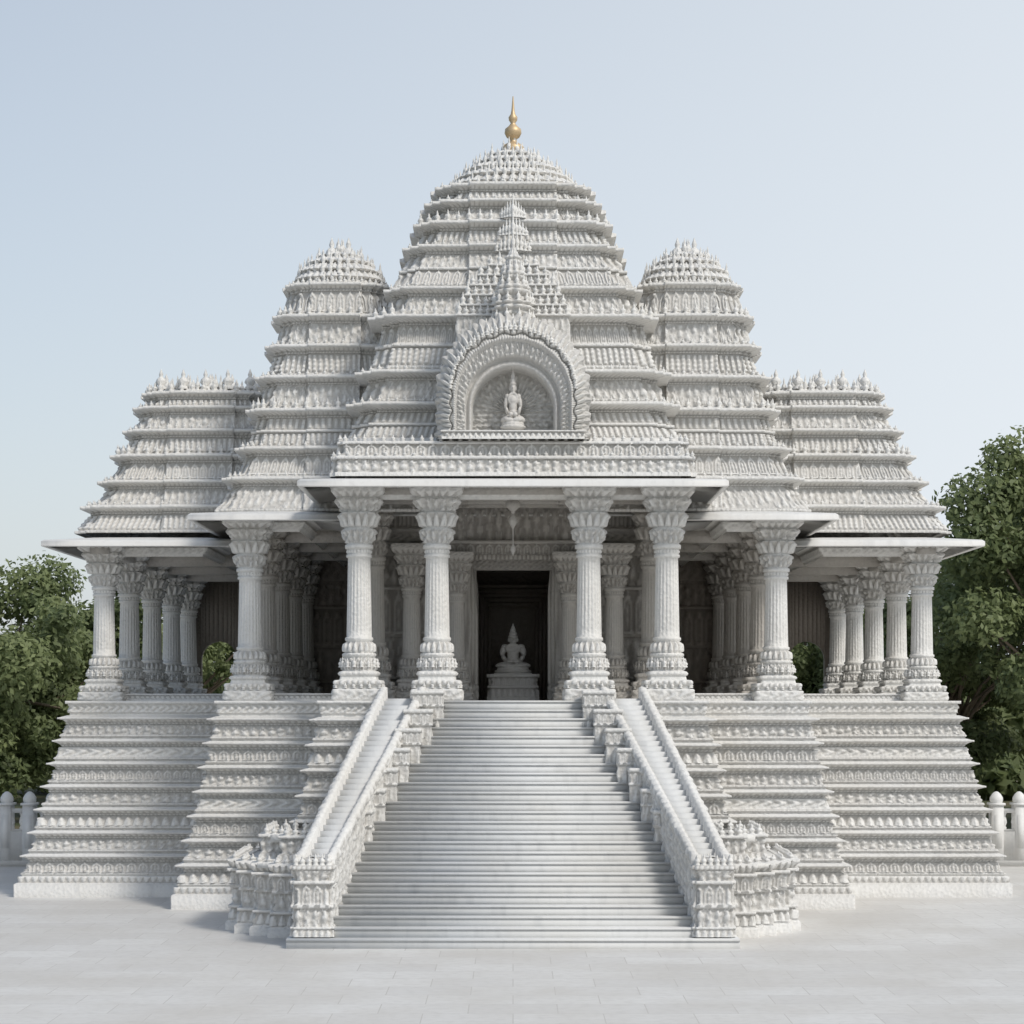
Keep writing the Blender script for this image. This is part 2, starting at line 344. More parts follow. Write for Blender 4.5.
# ------------------------------------------------------------------ arch gable over the porch
def arch():
    acc=Acc(); y0=42.25; s=y0/F
    ri,ro=.86,1.5
    zcI=EYE+(700-409)*s; zcO=EYE+(700-391)*s; zb=EYE+(700-440)*s
    nT=460;nR=38
    R=np.linspace(0,1,nR)[:,None]; T=np.linspace(-.28,1.28,nT)[None]
    r=ri+(ro-ri)*R; zc=zcI+(zcO-zcI)*R
    arcT=np.clip(T,0,1)
    th=PI*(1-arcT)
    leg=np.where(T<0,-T,np.where(T>1,T-1,0))/.28
    prof=np.interp(R[:,0],[0,.05,.10,.16,.2,.24,.5,.54,.6,.64,.7,1],[.0,.10,.10,.02,.02,.16,.22,.30,.30,.18,.2,.12])[:,None]
    ang=T*PI
    pt=pat('petal',(ang*1.2)+0*R,np.clip((R-.68)/.32,0,1)+0*ang,.115,3)*(R>.66)*.13
    pt=pt+pat('fig',ang*1.2+0*R,np.clip((R-.24)/.26,0,1)+0*ang,.12,4)*((R>.24)&(R<.5))*.08
    pt=pt+pat('bead',ang*1.2+0*R,np.clip((R-.54)/.1,0,1)+0*ang,.055,4)*((R>.52)&(R<.66))*.05
    flame=np.where(R>.98,.10*np.abs(np.sin(ang*26)),0)
    rr=r+flame+ .06*np.sin(ang*10)**2*(R>.6)
    x=rr*np.cos(th)
    z=zc+rr*np.sin(th)
    z=np.where(leg>0,zc-(zc-zb)*leg,z)
    y=y0-(prof+pt)
    Vm=np.stack([x,y+0*x,z],-1)
    bk=Vm[-1:].copy(); bk[...,1]=y0+1.6
    fi=Vm[:1].copy(); fi[...,1]=y0+.75
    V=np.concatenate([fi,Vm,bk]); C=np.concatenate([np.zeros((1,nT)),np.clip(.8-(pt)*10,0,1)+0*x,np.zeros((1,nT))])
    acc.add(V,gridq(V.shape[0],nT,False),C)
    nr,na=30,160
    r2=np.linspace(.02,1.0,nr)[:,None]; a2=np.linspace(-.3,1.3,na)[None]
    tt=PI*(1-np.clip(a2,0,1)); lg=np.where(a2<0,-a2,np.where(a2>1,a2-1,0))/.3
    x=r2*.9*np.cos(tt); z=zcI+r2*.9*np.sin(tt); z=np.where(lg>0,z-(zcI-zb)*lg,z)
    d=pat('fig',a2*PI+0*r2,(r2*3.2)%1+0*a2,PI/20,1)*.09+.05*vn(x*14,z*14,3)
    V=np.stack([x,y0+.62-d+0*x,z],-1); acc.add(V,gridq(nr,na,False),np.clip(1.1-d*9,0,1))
    sweep(acc,rect(-1.5,1.5,y0-.35,y0+.7),[(zb-.02,zb+.03,0,0,'plain',1,0),(zb+.03,zb+.13,-.04,-.04,'petal',.12,.04),(zb+.13,zb+.16,.02,.02,'plain',1,0),(zb+.16,zb+.161,-.5,-.5,'plain',1,0)],seed=2)
    for q in np.linspace(-.04,1.04,45):
        t=PI*(1-q); rr=1.50; finials(acc,[(rr*math.cos(t),y0-.05,zcO+rr*math.sin(t)-.08)],.13,.2)
    for q in np.linspace(0.02,.98,40):
        t=PI*(1-q); rr=1.32; finials(acc,[(rr*math.cos(t),y0-.3,zcO+rr*math.sin(t)-.08)],.1,.16)
    def Z(y,d=42.6): return EYE+(700-y)*d/F
    st=[(330,22),(322,19),(318,13),(310,17),(304,17),(300,11),(292,15),(286,13),(282,8),(276,11),(270,9),(264,6),(258,7),(252,3),(240,.8)]
    m=150; ys=np.interp(np.linspace(0,len(st)-1,m),np.arange(len(st)),[q[0] for q in st]); hs=np.interp(np.linspace(0,len(st)-1,m),np.arange(len(st)),[q[1] for q in st])
    thh=np.arange(60)/60*2*PI; rad=hs*42.6/F
    dd=np.abs(np.cos(thh*5))[None]*.3*np.abs(np.sin(np.arange(m)*.33))[:,None]
    RR=rad[:,None]*(1+dd)
    V=np.stack([RR*np.cos(thh),42.6+RR*np.sin(thh),Z(ys)[:,None]+0*RR],-1); acc.add(V,gridq(m,60,True),np.clip(.9-dd*3,0,1))
    for yy,hw in ((318,20),(300,17),(284,13),(270,10)):
        a0=np.arange(10)/10*2*PI; w=hw*42.6/F; finials(acc,np.c_[w*np.cos(a0),42.6+w*np.sin(a0),np.full(10,Z(yy+4))],.1,.26)
    for lvl,(yy,hw) in enumerate([(314,56),(304,52),(294,47),(284,42),(274,34),(264,24)]):
        d_=43.1+.12*lvl; w=hw*d_/F
        sweep(acc,rect(-w,w,d_,45.2),[(Z(yy+(40 if lvl==0 else 14),d_),Z(yy+2,d_),-.02,-.02,'fig',.14,.06),(Z(yy+2,d_),Z(yy,d_),.04,.04,'plain',1,0),(Z(yy,d_),Z(yy,d_)+.001,-.4*min(1,w),-.4*min(1,w),'plain',1,0)],seed=lvl)
        k=int(2*w/.15)
        finials(acc,[(x,d_+.04,Z(yy,d_)) for x in np.linspace(-w+.04,w-.04,k)],.12,.24,.3)
    for (yc,hw,dp) in ((252,16,K-3.05),(232,13,K-2.62),(212,11,K-2.4)):
        for q in range(-4,5):
            finials(acc,[(q/4*hw*45/F,dp-.03*(4-abs(q)),Z(yc+2,45.0))],.11,(.5-.07*abs(q)),.1)
    acc.obj('arch_gable',M_C,temple)
arch()

# ------------------------------------------------------------------ seated carved figure (used twice)
def ell(c,r,rot=0,seg=18,rg=12):
    t=np.linspace(0.02,PI-.02,rg)[:,None]; a=np.arange(seg)/seg*2*PI
    V=np.stack([r[0]*np.sin(t)*np.cos(a),r[1]*np.sin(t)*np.sin(a),r[2]*np.cos(t)+0*a],-1)
    cr,sr=math.cos(rot),math.sin(rot)
    V=np.stack([V[...,0]*cr+V[...,2]*sr,V[...,1],-V[...,0]*sr+V[...,2]*cr],-1)+np.array(c)
    return V,gridq(rg,seg,True)[:, ::-1]
def figure(name):
    a=Acc()
    E=lambda c,r,rot=0:a.add(*ell(c,r,rot))
    E((0,0,.06),(.46,.34,.08)); E((0,0,.13),(.40,.30,.06))
    for s in (-1,1):
        E((s*.22,-.03,.24),(.22,.17,.085),s*.15)
        E((s*.12,-.20,.21),(.22,.08,.06),-s*.1)
        E((s*.25,.02,.62),(.075,.08,.15),-s*.18)
        E((s*.22,-.12,.42),(.06,.14,.10),s*.5)
        E((s*.08,-.24,.33),(.09,.07,.05))
        E((s*.20,.03,.75),(.09,.09,.07))
        E((s*.112,.0,.93),(.02,.035,.06))
        E((s*.04,-.088,.955),(.02,.015,.012))
    E((0,0,.36),(.17,.13,.14)); E((0,0,.52),(.145,.11,.17)); E((0,0,.67),(.20,.12,.13)); E((0,0,.80),(.06,.06,.08))
    E((0,-.01,.93),(.10,.10,.13)); E((0,-.112,.925),(.018,.03,.035)); E((0,-.10,.875),(.035,.015,.012))
    E((0,.0,1.03),(.125,.125,.045)); E((0,0,1.10),(.10,.10,.09)); E((0,0,1.2),(.075,.075,.08)); E((0,0,1.28),(.045,.045,.06)); E((0,0,1.35),(.02,.02,.06))
    V,Q=lathe_arr([(.13,0),(.17,.02),(.19,.05),(.17,.07),(.12,.07)],24); V=np.stack([V[...,0],-V[...,2]*.3-.07,V[...,1]*.8+.70],-1); a.add(V,Q)
    o=a.obj(name,M_S,None,smooth=True)
    md=o.modifiers.new('r','REMESH'); md.mode='VOXEL'; md.voxel_size=.014; md.use_smooth_shade=True
    dg=bpy.context.evaluated_depsgraph_get(); me=bpy.data.meshes.new_from_object(o.evaluated_get(dg))
    o.modifiers.clear(); o.data=me
    return o
M_W=marble('statue_marble',(.62,.60,.57),(.34,.31,.28),.4,.3,14.)
fig=figure('niche_figure'); fig.parent=temple
fig.data.materials.clear(); fig.data.materials.append(M_W)
fig.location=(0,42.42,EYE+(700-436)*42.3/F+.14); fig.scale=(.60,.8,.95)

# ------------------------------------------------------------------ columns
def column_mesh():
    H=4.4; seg=160
    prof=[(0,.53,1),(.055,.53,1),(.056,.46,1),(.07,.46,1),(.072,.50,1),(.095,.50,1),(.097,.41,.9),(.115,.40,.8),(.118,.43,.8),(.135,.42,.7),(.14,.35,.3),(.17,.36,.2),(.20,.32,0),(.205,.35,0),(.22,.35,0),(.222,.30,0),(.25,.30,0),(.275,.27,0),(.28,.30,0),(.292,.30,0),(.295,.27,0),
          (.66,.24,0),(.663,.275,0),(.675,.275,0),(.678,.245,0),(.70,.25,0),(.703,.30,0),(.72,.30,0),(.725,.255,0),(.77,.31,0),(.79,.36,.1),(.80,.28,.1),(.84,.33,.3),(.865,.42,.4),(.87,.33,.4),(.90,.38,.6),(.93,.48,.8),(.935,.42,.9),(.96,.52,1),(.965,.56,1),(1.0,.56,1)]
    zs=[];rs=[];qs=[]
    for (z0,r0,q0),(z1,r1,q1) in zip(prof[:-1],prof[1:]):
        n=max(1,int((z1-z0)*H/.026)); t=np.arange(n)/n
        if .29<z0<.3 : t=np.arange(10)/10
        zs+=list(z0+(z1-z0)*t);rs+=list(r0+(r1-r0)*t);qs+=list(q0+(q1-q0)*t)
    zs.append(1);rs.append(.56);qs.append(1)
    z=np.array(zs);r=np.array(rs);q=np.array(qs); th=np.arange(seg)/seg*2*PI+PI/seg
    sq=1/np.maximum(np.abs(np.cos(th)),np.abs(np.sin(th))); sq=np.minimum(sq,1.36)
    S=1+(sq[None]-1)*q[:,None]*.95
    U=th[None]*.4+0*z[:,None]; v=z[:,None]+0*th[None]
    d=np.zeros_like(U); C=np.zeros_like(U)
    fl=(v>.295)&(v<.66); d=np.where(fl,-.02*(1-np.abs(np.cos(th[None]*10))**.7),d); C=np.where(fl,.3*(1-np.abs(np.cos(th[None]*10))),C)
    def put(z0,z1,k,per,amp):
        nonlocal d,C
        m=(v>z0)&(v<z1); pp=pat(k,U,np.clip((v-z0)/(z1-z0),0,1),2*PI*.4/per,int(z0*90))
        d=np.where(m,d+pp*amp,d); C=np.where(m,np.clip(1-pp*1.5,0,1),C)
    put(.0,.055,'scroll',16,.04); put(.072,.095,'dentil',28,.03); put(.14,.20,'shrine',14,.07); put(.222,.275,'petal',16,.06); put(.678,.70,'bead',22,.03)
    put(.725,.79,'fig',16,.075); put(.80,.865,'petal',14,.08); put(.87,.93,'fig',18,.09); put(.935,.963,'hang',22,.05); put(.118,.135,'bead',24,.03); put(.205,.22,'bead',26,.02); put(.965,.999,'scroll',20,.03)
    R=(r[:,None]+d)*S
    V=np.stack([R*np.cos(th),R*np.sin(th),z[:,None]*H+0*R],-1)
    a=Acc(); a.add(V,gridq(len(z),seg,True),C)
    for zz,rr,n,w,h in ((.155,.40,16,.09,.2),(.06,.50,20,.08,.12)):
        for i in range(n):
            t=(i+.5)/n*2*PI; s_=min(1/max(abs(math.cos(t)),abs(math.sin(t))),1.3) if zz<.1 else 1
            finials(a,[(rr*s_*math.cos(t),rr*s_*math.sin(t),zz*H)],w,h)
    return a.obj('column',M_C,temple)
c0=column_mesh(); cm=c0.data; used=False
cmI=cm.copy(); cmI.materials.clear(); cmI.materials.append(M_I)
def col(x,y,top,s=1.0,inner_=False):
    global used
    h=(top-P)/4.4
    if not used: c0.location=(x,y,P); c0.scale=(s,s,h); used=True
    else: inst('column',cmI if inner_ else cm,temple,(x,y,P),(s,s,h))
for s in (-1,1):
    for x in (3.28,1.62): col(s*x,42.65,ZC+.17)
    for y in (44.85,47.6,50.6,53.6,56.6): col(s*5.9,y,ZM+.17,1,y>46)
    for y in (47.85,51.0,54.2,57.3,60.2): col(s*9.78,y,ZS+.17,.98)
    col(s*7.0,57.9,ZS+.17,.9,True)
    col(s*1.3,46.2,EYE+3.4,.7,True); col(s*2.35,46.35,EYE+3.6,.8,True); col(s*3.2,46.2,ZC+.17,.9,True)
a=Acc()
for s in (-1,1):
    a.box(*sorted((s*9.55,s*10.0)),47.3,60.6,ZS-.12,ZS+.16)
    a.box(*sorted((s*5.65,s*6.15)),44.5,57,ZM-.12,ZM+.16)
    a.box(*sorted((s*3.05,s*3.5)),42.4,47.2,ZC-.1,ZC+.16)
    for y in (51.0,54.2,57.3): a.box(*sorted((s*6.2,s*9.6)),y-.18,y+.18,ZS-.18,ZS+.15)
    for y in (47.6,50.6,53.6): a.box(*sorted((s*3.4,s*5.7)),y-.18,y+.18,ZM-.18,ZM+.15)
a.box(-3.5,3.5,42.42,42.88,ZC-.06,ZC+.161)
for x in (-2.2,-1.1,0,1.1,2.2): a.box(x-.06,x+.06,42.9,46.8,ZC+.02,ZC+.163)
for y in (43.6,44.4,45.2,46.): a.box(-3.04,3.04,y-.06,y+.06,ZC+.0,ZC+.162)
a.obj('ceiling_beams',M_I,temple)

# ------------------------------------------------------------------ sanctum
a=Acc()
W1=[(P,P+.12,.08,.08,'plain',1,0),(P+.12,P+.5,.05,.03,'petal',.2,.05),(P+.5,P+.56,.08,.08,'plain',1,0),(P+.56,P+1.5,0,0,'fig',.26,.09),(P+1.5,P+1.56,.06,.06,'plain',1,0),
    (P+1.56,P+2.6,0,0,'shrine',.3,.09),(P+2.6,P+2.68,.07,.07,'plain',1,0),(P+2.68,P+3.4,0,0,'fig',.22,.09),(P+3.4,P+4.35,.04,.08,'scroll',.3,.06)]
for s in (-1,1):
    x0,x1=sorted((s*1.0,s*3.45))
    sweep(a,rect(x0,x1,46.9,47.3),W1,res=.04,seed=8)
    x0,x1=sorted((s*3.2,s*3.5)); sweep(a,rect(x0,x1,47.35,57),W1,res=.05,seed=9)
a.obj('sanctum_walls',M_I,temple)
a=Acc()
zt=EYE+3.27
for i,(w,y) in enumerate(((1.0,46.62),(.93,46.74),(.86,46.88))):
    for s in (-1,1):
        x0,x1=sorted((s*w,s*(w+.13))); sweep(a,rect(x0,x1,y,y+.3),[(P,P+.4,.03,.03,'fig',.12,.03),(P+.4,zt-.1*i-.02,0,0,('scroll','bead','petal')[i],.12,.035)],res=.03,seed=i)
    sweep(a,rect(-w-.16,w+.16,y-.02,y+.3),[(zt-.1*i-.02,zt-.1*i+.12,0,0,'scroll',.14,.03)],seed=i)
sweep(a,rect(-1.75,1.75,46.3,47.2),[(zt-.03,zt+.1,0,0,'dentil',.1,.04),(zt+.1,zt+.34,.03,.06,'shrine',.22,.06),(zt+.34,zt+.42,.12,.12,'plain',1,0),(zt+.42,zt+1.2,-.1,-.05,'fig',.22,.07)],seed=3)
sweep(a,rect(-3.3,3.3,46.75,47.2),[(ZM-.2,ZM+.0,0,0,'scroll',.2,.05),(ZM+.0,ZM+.1,.1,.1,'plain',1,0),(ZM+.1,ZC+.2,0,0,'shrine',.3,.06)],seed=3)
a.obj('door_frame',M_I,temple)
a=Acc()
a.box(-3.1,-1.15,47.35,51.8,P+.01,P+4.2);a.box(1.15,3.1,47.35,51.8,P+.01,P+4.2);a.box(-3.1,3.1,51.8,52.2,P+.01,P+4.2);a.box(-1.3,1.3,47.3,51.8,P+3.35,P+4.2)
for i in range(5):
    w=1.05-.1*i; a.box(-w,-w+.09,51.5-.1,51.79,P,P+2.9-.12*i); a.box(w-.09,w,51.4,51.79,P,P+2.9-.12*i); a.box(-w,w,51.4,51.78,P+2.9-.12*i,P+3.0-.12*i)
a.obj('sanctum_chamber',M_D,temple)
a=Acc(); yb0,yb1=60.7,61.0
for s in (-1,1):
    lo,hi,r=8.37,9.47,.55; cx=(lo+hi)/2; zs=P+1.25
    for p0,p1 in ((3.4,lo),(hi,10.2)): a.box(*sorted((s*p0,s*p1)),yb0,yb1,P-.1,ZS+.1)
    n=12
    for i in range(n):
        t0,t1=PI*i/n,PI*(i+1)/n
        xa,xb=cx-r*math.cos(t0),cx-r*math.cos(t1); za,zb=zs+r*math.sin(t0),zs+r*math.sin(t1)
        if s<0: xa,xb=-xb,-xa; za,zb=zb,za
        a.prism([(xa,yb0,za),(xb,yb0,zb),(xb,yb1,zb),(xa,yb1,za)],[(xa,yb0,ZS+.1),(xb,yb0,ZS+.1),(xb,yb1,ZS+.1),(xa,yb1,ZS+.1)])
    for xx in (6.4,7.2,8.0): a.box(*sorted((s*xx,s*(xx+.25))),yb0-.15,yb0-.01,P,ZS+.1)
    x0,x1=sorted((s*3.45,s*6.2)); sweep(a,rect(x0,x1,56.8,57.1),W1[:-1]+[(P+3.4,ZM+.14,.0,.0,'scroll',.3,.06)],res=.06,seed=4)
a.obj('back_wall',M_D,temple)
a=Acc()
for s in (-1,1):
    for x0,x1,y in ((3.8,5.5,44.75),(6.35,9.3,47.75)):
        xa,xb=sorted((s*x0,s*x1)); sweep(a,rect(xa,xb,y,y+.16),[(P,P+.04,.03,.03,'plain',1,0),(P+.04,P+.13,0,0,'lattice',.12,.02),(P+.13,P+.17,.04,.04,'plain',1,0),(P+.17,P+.171,-.07,-.07,'plain',1,0)])
a.obj('low_parapet',M_C,temple)
a=Acc()
V,Q=lathe_arr([(r,z) for r,z in ((.015,0),(.015,-.12),(.10,-.16),(.17,-.26),(.14,-.34),(.05,-.42),(.03,-.5),(.08,-.56),(.10,-.66),(.04,-.76),(.012,-.82),(.012,-1.15),(.05,-1.2),(.06,-1.27),(.02,-1.35),(.004,-1.4))],20); a.add(V,Q)
a.obj('ceiling_pendant',M_I,temple,loc=(0,43.4,ZC+.1))

# ------------------------------------------------------------------ staircase
Y0=36.3; Y1=41.9; NS=25; RI=P/NS; TR=(Y1-Y0)/(NS-1)
inner=lambda y:3.37+(1.88-3.37)*np.clip((y-36.6)/(41.9-36.6),0,1)
outer=lambda y:3.97+(2.74-3.97)*np.clip((y-36.6)/(41.9-36.6),0,1)
ztop=lambda y:1.42+(4.55-1.42)*np.clip((y-36.75)/(41.9-36.75),0,1)
a=Acc()
for i in range(NS):
    y=Y0+i*TR; z=(i+1)*RI; w=4.12 if i==0 else (3.8 if i==1 else float(inner(y))+.12); w2=w if i<2 else float(inner(y+TR+.1))+.12
    ye=y+TR+.12 if i<NS-1 else y+.35
    if i<2: ye=37.4
    zz=z if i<NS-1 else P+.009
    e=.010
    a.prism([(-w,y,z-RI-.04),(w,y,z-RI-.04),(w2,ye,z-RI-.04),(-w2,ye,z-RI-.04)],[(-w,y,zz-.04),(w,y,zz-.04),(w2,ye,zz-.04),(-w2,ye,zz-.04)])
    a.prism([(-w,y-.022,zz-.04),(w,y-.022,zz-.04),(w2,ye,zz-.04),(-w2,ye,zz-.04)],[(-w,y-.022+e,zz),(w,y-.022+e,zz),(w2,ye,zz),(-w2,ye,zz)])
n2=30; ys_=np.linspace(36.95,42.0,n2+1)
for s in (-1,1):
    for i in range(n2):
        ya,yb=ys_[i],ys_[i+1]+.03; zt_=float(ztop(ys_[i+1]))+.0
        p=[]
        for yv in (ya,yb): p.append((float(inner(yv))+.1,float(outer(yv))-.1))
        q=[(s*p[0][0],ya),(s*p[0][1],ya),(s*p[1][1],yb),(s*p[1][0],yb)]
        if s<0: q=[q[1],q[0],q[3],q[2]]
        a.prism([(x,y,zt_-.25) for x,y in q],[(x,y,zt_) for x,y in q])
a.obj('staircase',M_ST,temple)
zstair=lambda y:np.clip((np.asarray(y)-Y0)/TR*RI,0,P)
for s in (-1,1):
    a=Acc(); nt_=420; yA,yB=36.75,42.1
    Y=np.linspace(yA,yB,nt_); top=ztop(Y); xi=inner(Y);xo=outer(Y)
    seglen=np.cumsum(np.r_[0,np.hypot(np.diff(Y),np.diff(top))])
    knob=pat('bead',seglen,.5+0*seglen,.16,1)*.05
    rows=[];CC=[]
    def R_(x,z,c): rows.append(np.stack([s*x+0*Y,Y,z+0*Y],-1)); CC.append(c+0*Y)
    nv=34
    for v in np.linspace(0,1,nv):
        zb=zstair(Y)-.3; z=zb+(top+.16-zb)*v
        rel=(z-zstair(Y))/.36; d=pat('fig',Y,rel%1,.17,2)*.04+(np.abs((rel%1)-.5)>.43)*.03
        lip=.04 if v>.93 else 0
        R_(xi-d-lip,z,np.clip(1-d*24,0,1))
    R_(xi-.05,top+.18+knob,.2); R_(xi+.035,top+.21+knob,.1); R_(xi+.10,top+.18+knob,.2); R_(xi+.11,top-.12,.4)
    R_((xi+xo)/2,top-.14,.1)
    R_(xo-.11,top-.12,.4); R_(xo-.10,top+.18+knob,.2); R_(xo-.035,top+.21+knob,.1); R_(xo+.05,top+.18+knob,.2)
    for v in np.linspace(1,0,60):
        z=(top+.16)*v; sl=(top-z)/.42
        d=pat('fig',Y,sl%1,.22,3)*.07+ (np.abs((sl%1)-.5)>.42)*.05
        R_(xo+d+(.05 if v>.95 else 0),z,np.clip(1-d*14,0,1))
    V=np.stack(rows); q=gridq(V.shape[0],nt_,False); 
    if s<0: q=q[:,::-1]
    a.add(V,q,np.stack(CC))
    x0,x1=sorted((s*3.30,s*3.99)); a.box(x0,x1,36.72,36.96,.2,1.56)
    for xr in (3.36,3.95): a.box(s*xr-.09,s*xr+.09,36.70,36.82,1.4,1.68)
    cx=s*3.67
    sweep(a,rect(cx-.33,cx+.33,36.5,37.1,.06,1),[(.2,.34,.05,.05,'petal',.12,.03),(.34,.38,.07,.07,'plain',1,0),(.38,.72,0,0,'fig',.16,.06),(.72,.78,.06,.06,'plain',1,0),(.78,1.16,0,0,'shrine',.2,.06),(1.16,1.22,.07,.07,'plain',1,0),(1.22,1.42,-.02,.04,'fig',.14,.05),(1.42,1.5,.07,.06,'dentil',.09,.02),(1.5,1.62,-.06,-.16,'petal',.12,.04),(1.62,1.63,-.3,-.3,'plain',1,0)],seed=4)
    finial_row(a,rect(cx-.3,cx+.3,36.56,36.98),0,1.5,.13,.11,.2)
    a.obj('stair_balustrade',M_C,temple)
    b=Acc()
    for i in range(7):
        y=41.95-.5*(i+1); wi=.54*(1-i/7.6); xi_=float(inner(y)); zz=float(zstair(y+.5))+.36
        x0,x1=sorted((s*(xi_-wi),s*(xi_+.08)))
        sweep(b,rect(x0,x1,y,y+.52),[(zz-1.2,zz-.34,0,0,'fig',.14,.035),(zz-.34,zz-.30,.03,.03,'plain',1,0),(zz-.30,zz-.08,0,0,'shrine',.13,.03),(zz-.08,zz,.03,.03,'plain',1,0),(zz,zz+.001,-.12,-.12,'plain',1,0)],seed=i)
        b.box(x0+.05,x1-.05,y+.05,y+.45,zz-.3,zz-.005)
    b.obj('stair_inner_blocks',M_C,temple)
    c=Acc()
    pts=[(4.0,38.0),(4.62,38.0),(4.62,38.35),(5.0,38.35),(5.0,38.75),(5.35,38.75),(5.35,39.3),(5.6,39.3),(5.6,41.8),(4.0,41.8)]
    if s<0: pts=[(-x,y) for x,y in pts][::-1]
    sg=[(0,.16,.05,.05,'plain',1,0),(.16,.22,.05,-.02,'plain',1,0),(.22,.44,-.04,-.06,'petal',.16,.05),(.44,.49,.0,.0,'plain',1,0),(.49,.83,-.10,-.10,'fig',.17,.05),(.83,.88,-.03,-.03,'plain',1,0),(.88,1.16,-.08,-.06,'shrine',.2,.05),(1.16,1.22,.02,.02,'plain',1,0),(1.22,1.36,-.06,.0,'hang',.12,.04),(1.36,1.40,.03,.03,'plain',1,0),(1.40,1.401,-.3,-.3,'plain',1,0)]
    sweep(c,pts,sg,seed=6)
    x0,x1=sorted((s*4.05,s*5.4)); c.box(x0,x1,39.0,41.7,1.3,1.392); x0,x1=sorted((s*4.05,s*4.9)); c.box(x0,x1,38.3,39.1,1.3,1.388)
    finial_row(c,pts,-.12,1.39,.17,.12,.15)
    p2=[(4.0,39.2),(4.55,39.2),(4.55,39.7),(5.0,39.7),(5.0,41.5),(4.0,41.5)]
    if s<0: p2=[(-x,y) for x,y in p2][::-1]
    sweep(c,p2,[(1.38,1.5,.02,.02,'petal',.12,.03),(1.5,1.8,-.03,-.03,'fig',.16,.06),(1.8,1.86,.05,.05,'plain',1,0),(1.86,1.861,-.3,-.3,'plain',1,0)],seed=3)
    x0,x1=sorted((s*4.05,s*4.8)); c.box(x0,x1,39.6,41.4,1.7,1.852)
    finial_row(c,p2,-.1,1.85,.18,.13,.2)
    c.obj('flanking_pedestal',M_C,temple)

# ------------------------------------------------------------------ shrine statue
st_=figure('deity_statue')
st_.data.materials.clear(); st_.data.materials.append(M_W)
st_.location=(0,48.1,P+.66); st_.scale=(.98,.95,.86)
a=Acc()
sweep(a,rect(-.6,.6,47.7,48.6,.07,1),[(P+.012,P+.1,.03,.03,'plain',1,0),(P+.1,P+.3,-.02,-.04,'petal',.14,.04),(P+.3,P+.36,.01,.01,'plain',1,0),(P+.36,P+.56,-.05,-.03,'shrine',.15,.04),(P+.56,P+.64,.03,.03,'plain',1,0),(P+.64,P+.641,-.3,-.3,'plain',1,0)])
a.box(-.45,.45,47.8,48.5,P+.5,P+.67)
a.obj('altar_pedestal',M_W,temple)

# ------------------------------------------------------------------ ground & paving
m,nt,b,_=newmat('earth_grass')
tc=N(nt,'ShaderNodeNewGeometry'); n1=N(nt,'ShaderNodeTexNoise'); n1.inputs['Scale'].default_value=.3; n1.inputs['Detail'].default_value=8
nt.links.new(tc.outputs['Position'],n1.inputs['Vector'])
nt.links.new(mixc(nt,ramp(nt,n1.outputs[0],.35,.65),(.055,.08,.03),(.14,.12,.07)),b.inputs['Base Color']); b.inputs['Roughness'].default_value=.95
a=Acc(); a.add([(-1500,-1500,0),(1500,-1500,0),(1500,1500,0),(-1500,1500,0)],[(0,1,2,3)]); a.obj('ground',m)
m,nt,b,_=newmat('paving_stone')
tc=N(nt,'ShaderNodeNewGeometry')
br=N(nt,'ShaderNodeTexBrick'); br.inputs['Scale'].default_value=1.; br.inputs['Brick Width'].default_value=1.3; br.inputs['Row Height'].default_value=.9
br.inputs['Mortar Size'].default_value=.009; br.inputs['Mortar Smooth'].default_value=.3
br.inputs['Color1'].default_value=(.63,.615,.59,1); br.inputs['Color2'].default_value=(.71,.70,.675,1); br.inputs['Mortar'].default_value=(.50,.48,.45,1)
nt.links.new(tc.outputs['Position'],br.inputs['Vector'])
n1=N(nt,'ShaderNodeTexNoise'); n1.inputs['Scale'].default_value=.35; n1.inputs['Detail'].default_value=7; n1.inputs['Roughness'].default_value=.6
nt.links.new(tc.outputs['Position'],n1.inputs['Vector'])
n2=N(nt,'ShaderNodeTexNoise'); n2.inputs['Scale'].default_value=6; n2.inputs['Detail'].default_value=8
nt.links.new(tc.outputs['Position'],n2.inputs['Vector'])
c=mixc(nt,ramp(nt,n1.outputs[0],.4,.7),br.outputs['Color'],(.58,.555,.515))
f=N(nt,'ShaderNodeMath',operation='MULTIPLY'); nt.links.new(ramp(nt,n2.outputs[0],.45,.8),f.inputs[0]); f.inputs[1].default_value=.4
c=mixc(nt,f.outputs[0],c,(.48,.46,.43))
nt.links.new(c,b.inputs['Base Color']); b.inputs['Roughness'].default_value=.58
bp=N(nt,'ShaderNodeBump'); bp.inputs['Strength'].default_value=.12; bp.inputs['Distance'].default_value=.02
nt.links.new(br.outputs['Fac'],bp.inputs['Height']); bp.invert=True; nt.links.new(bp.outputs[0],b.inputs['Normal'])
a=Acc(); a.add([(-60,-30,.004),(60,-30,.004),(60,68,.004),(-60,68,.004)],[(0,1,2,3)]); a.obj('stone_paving',m)

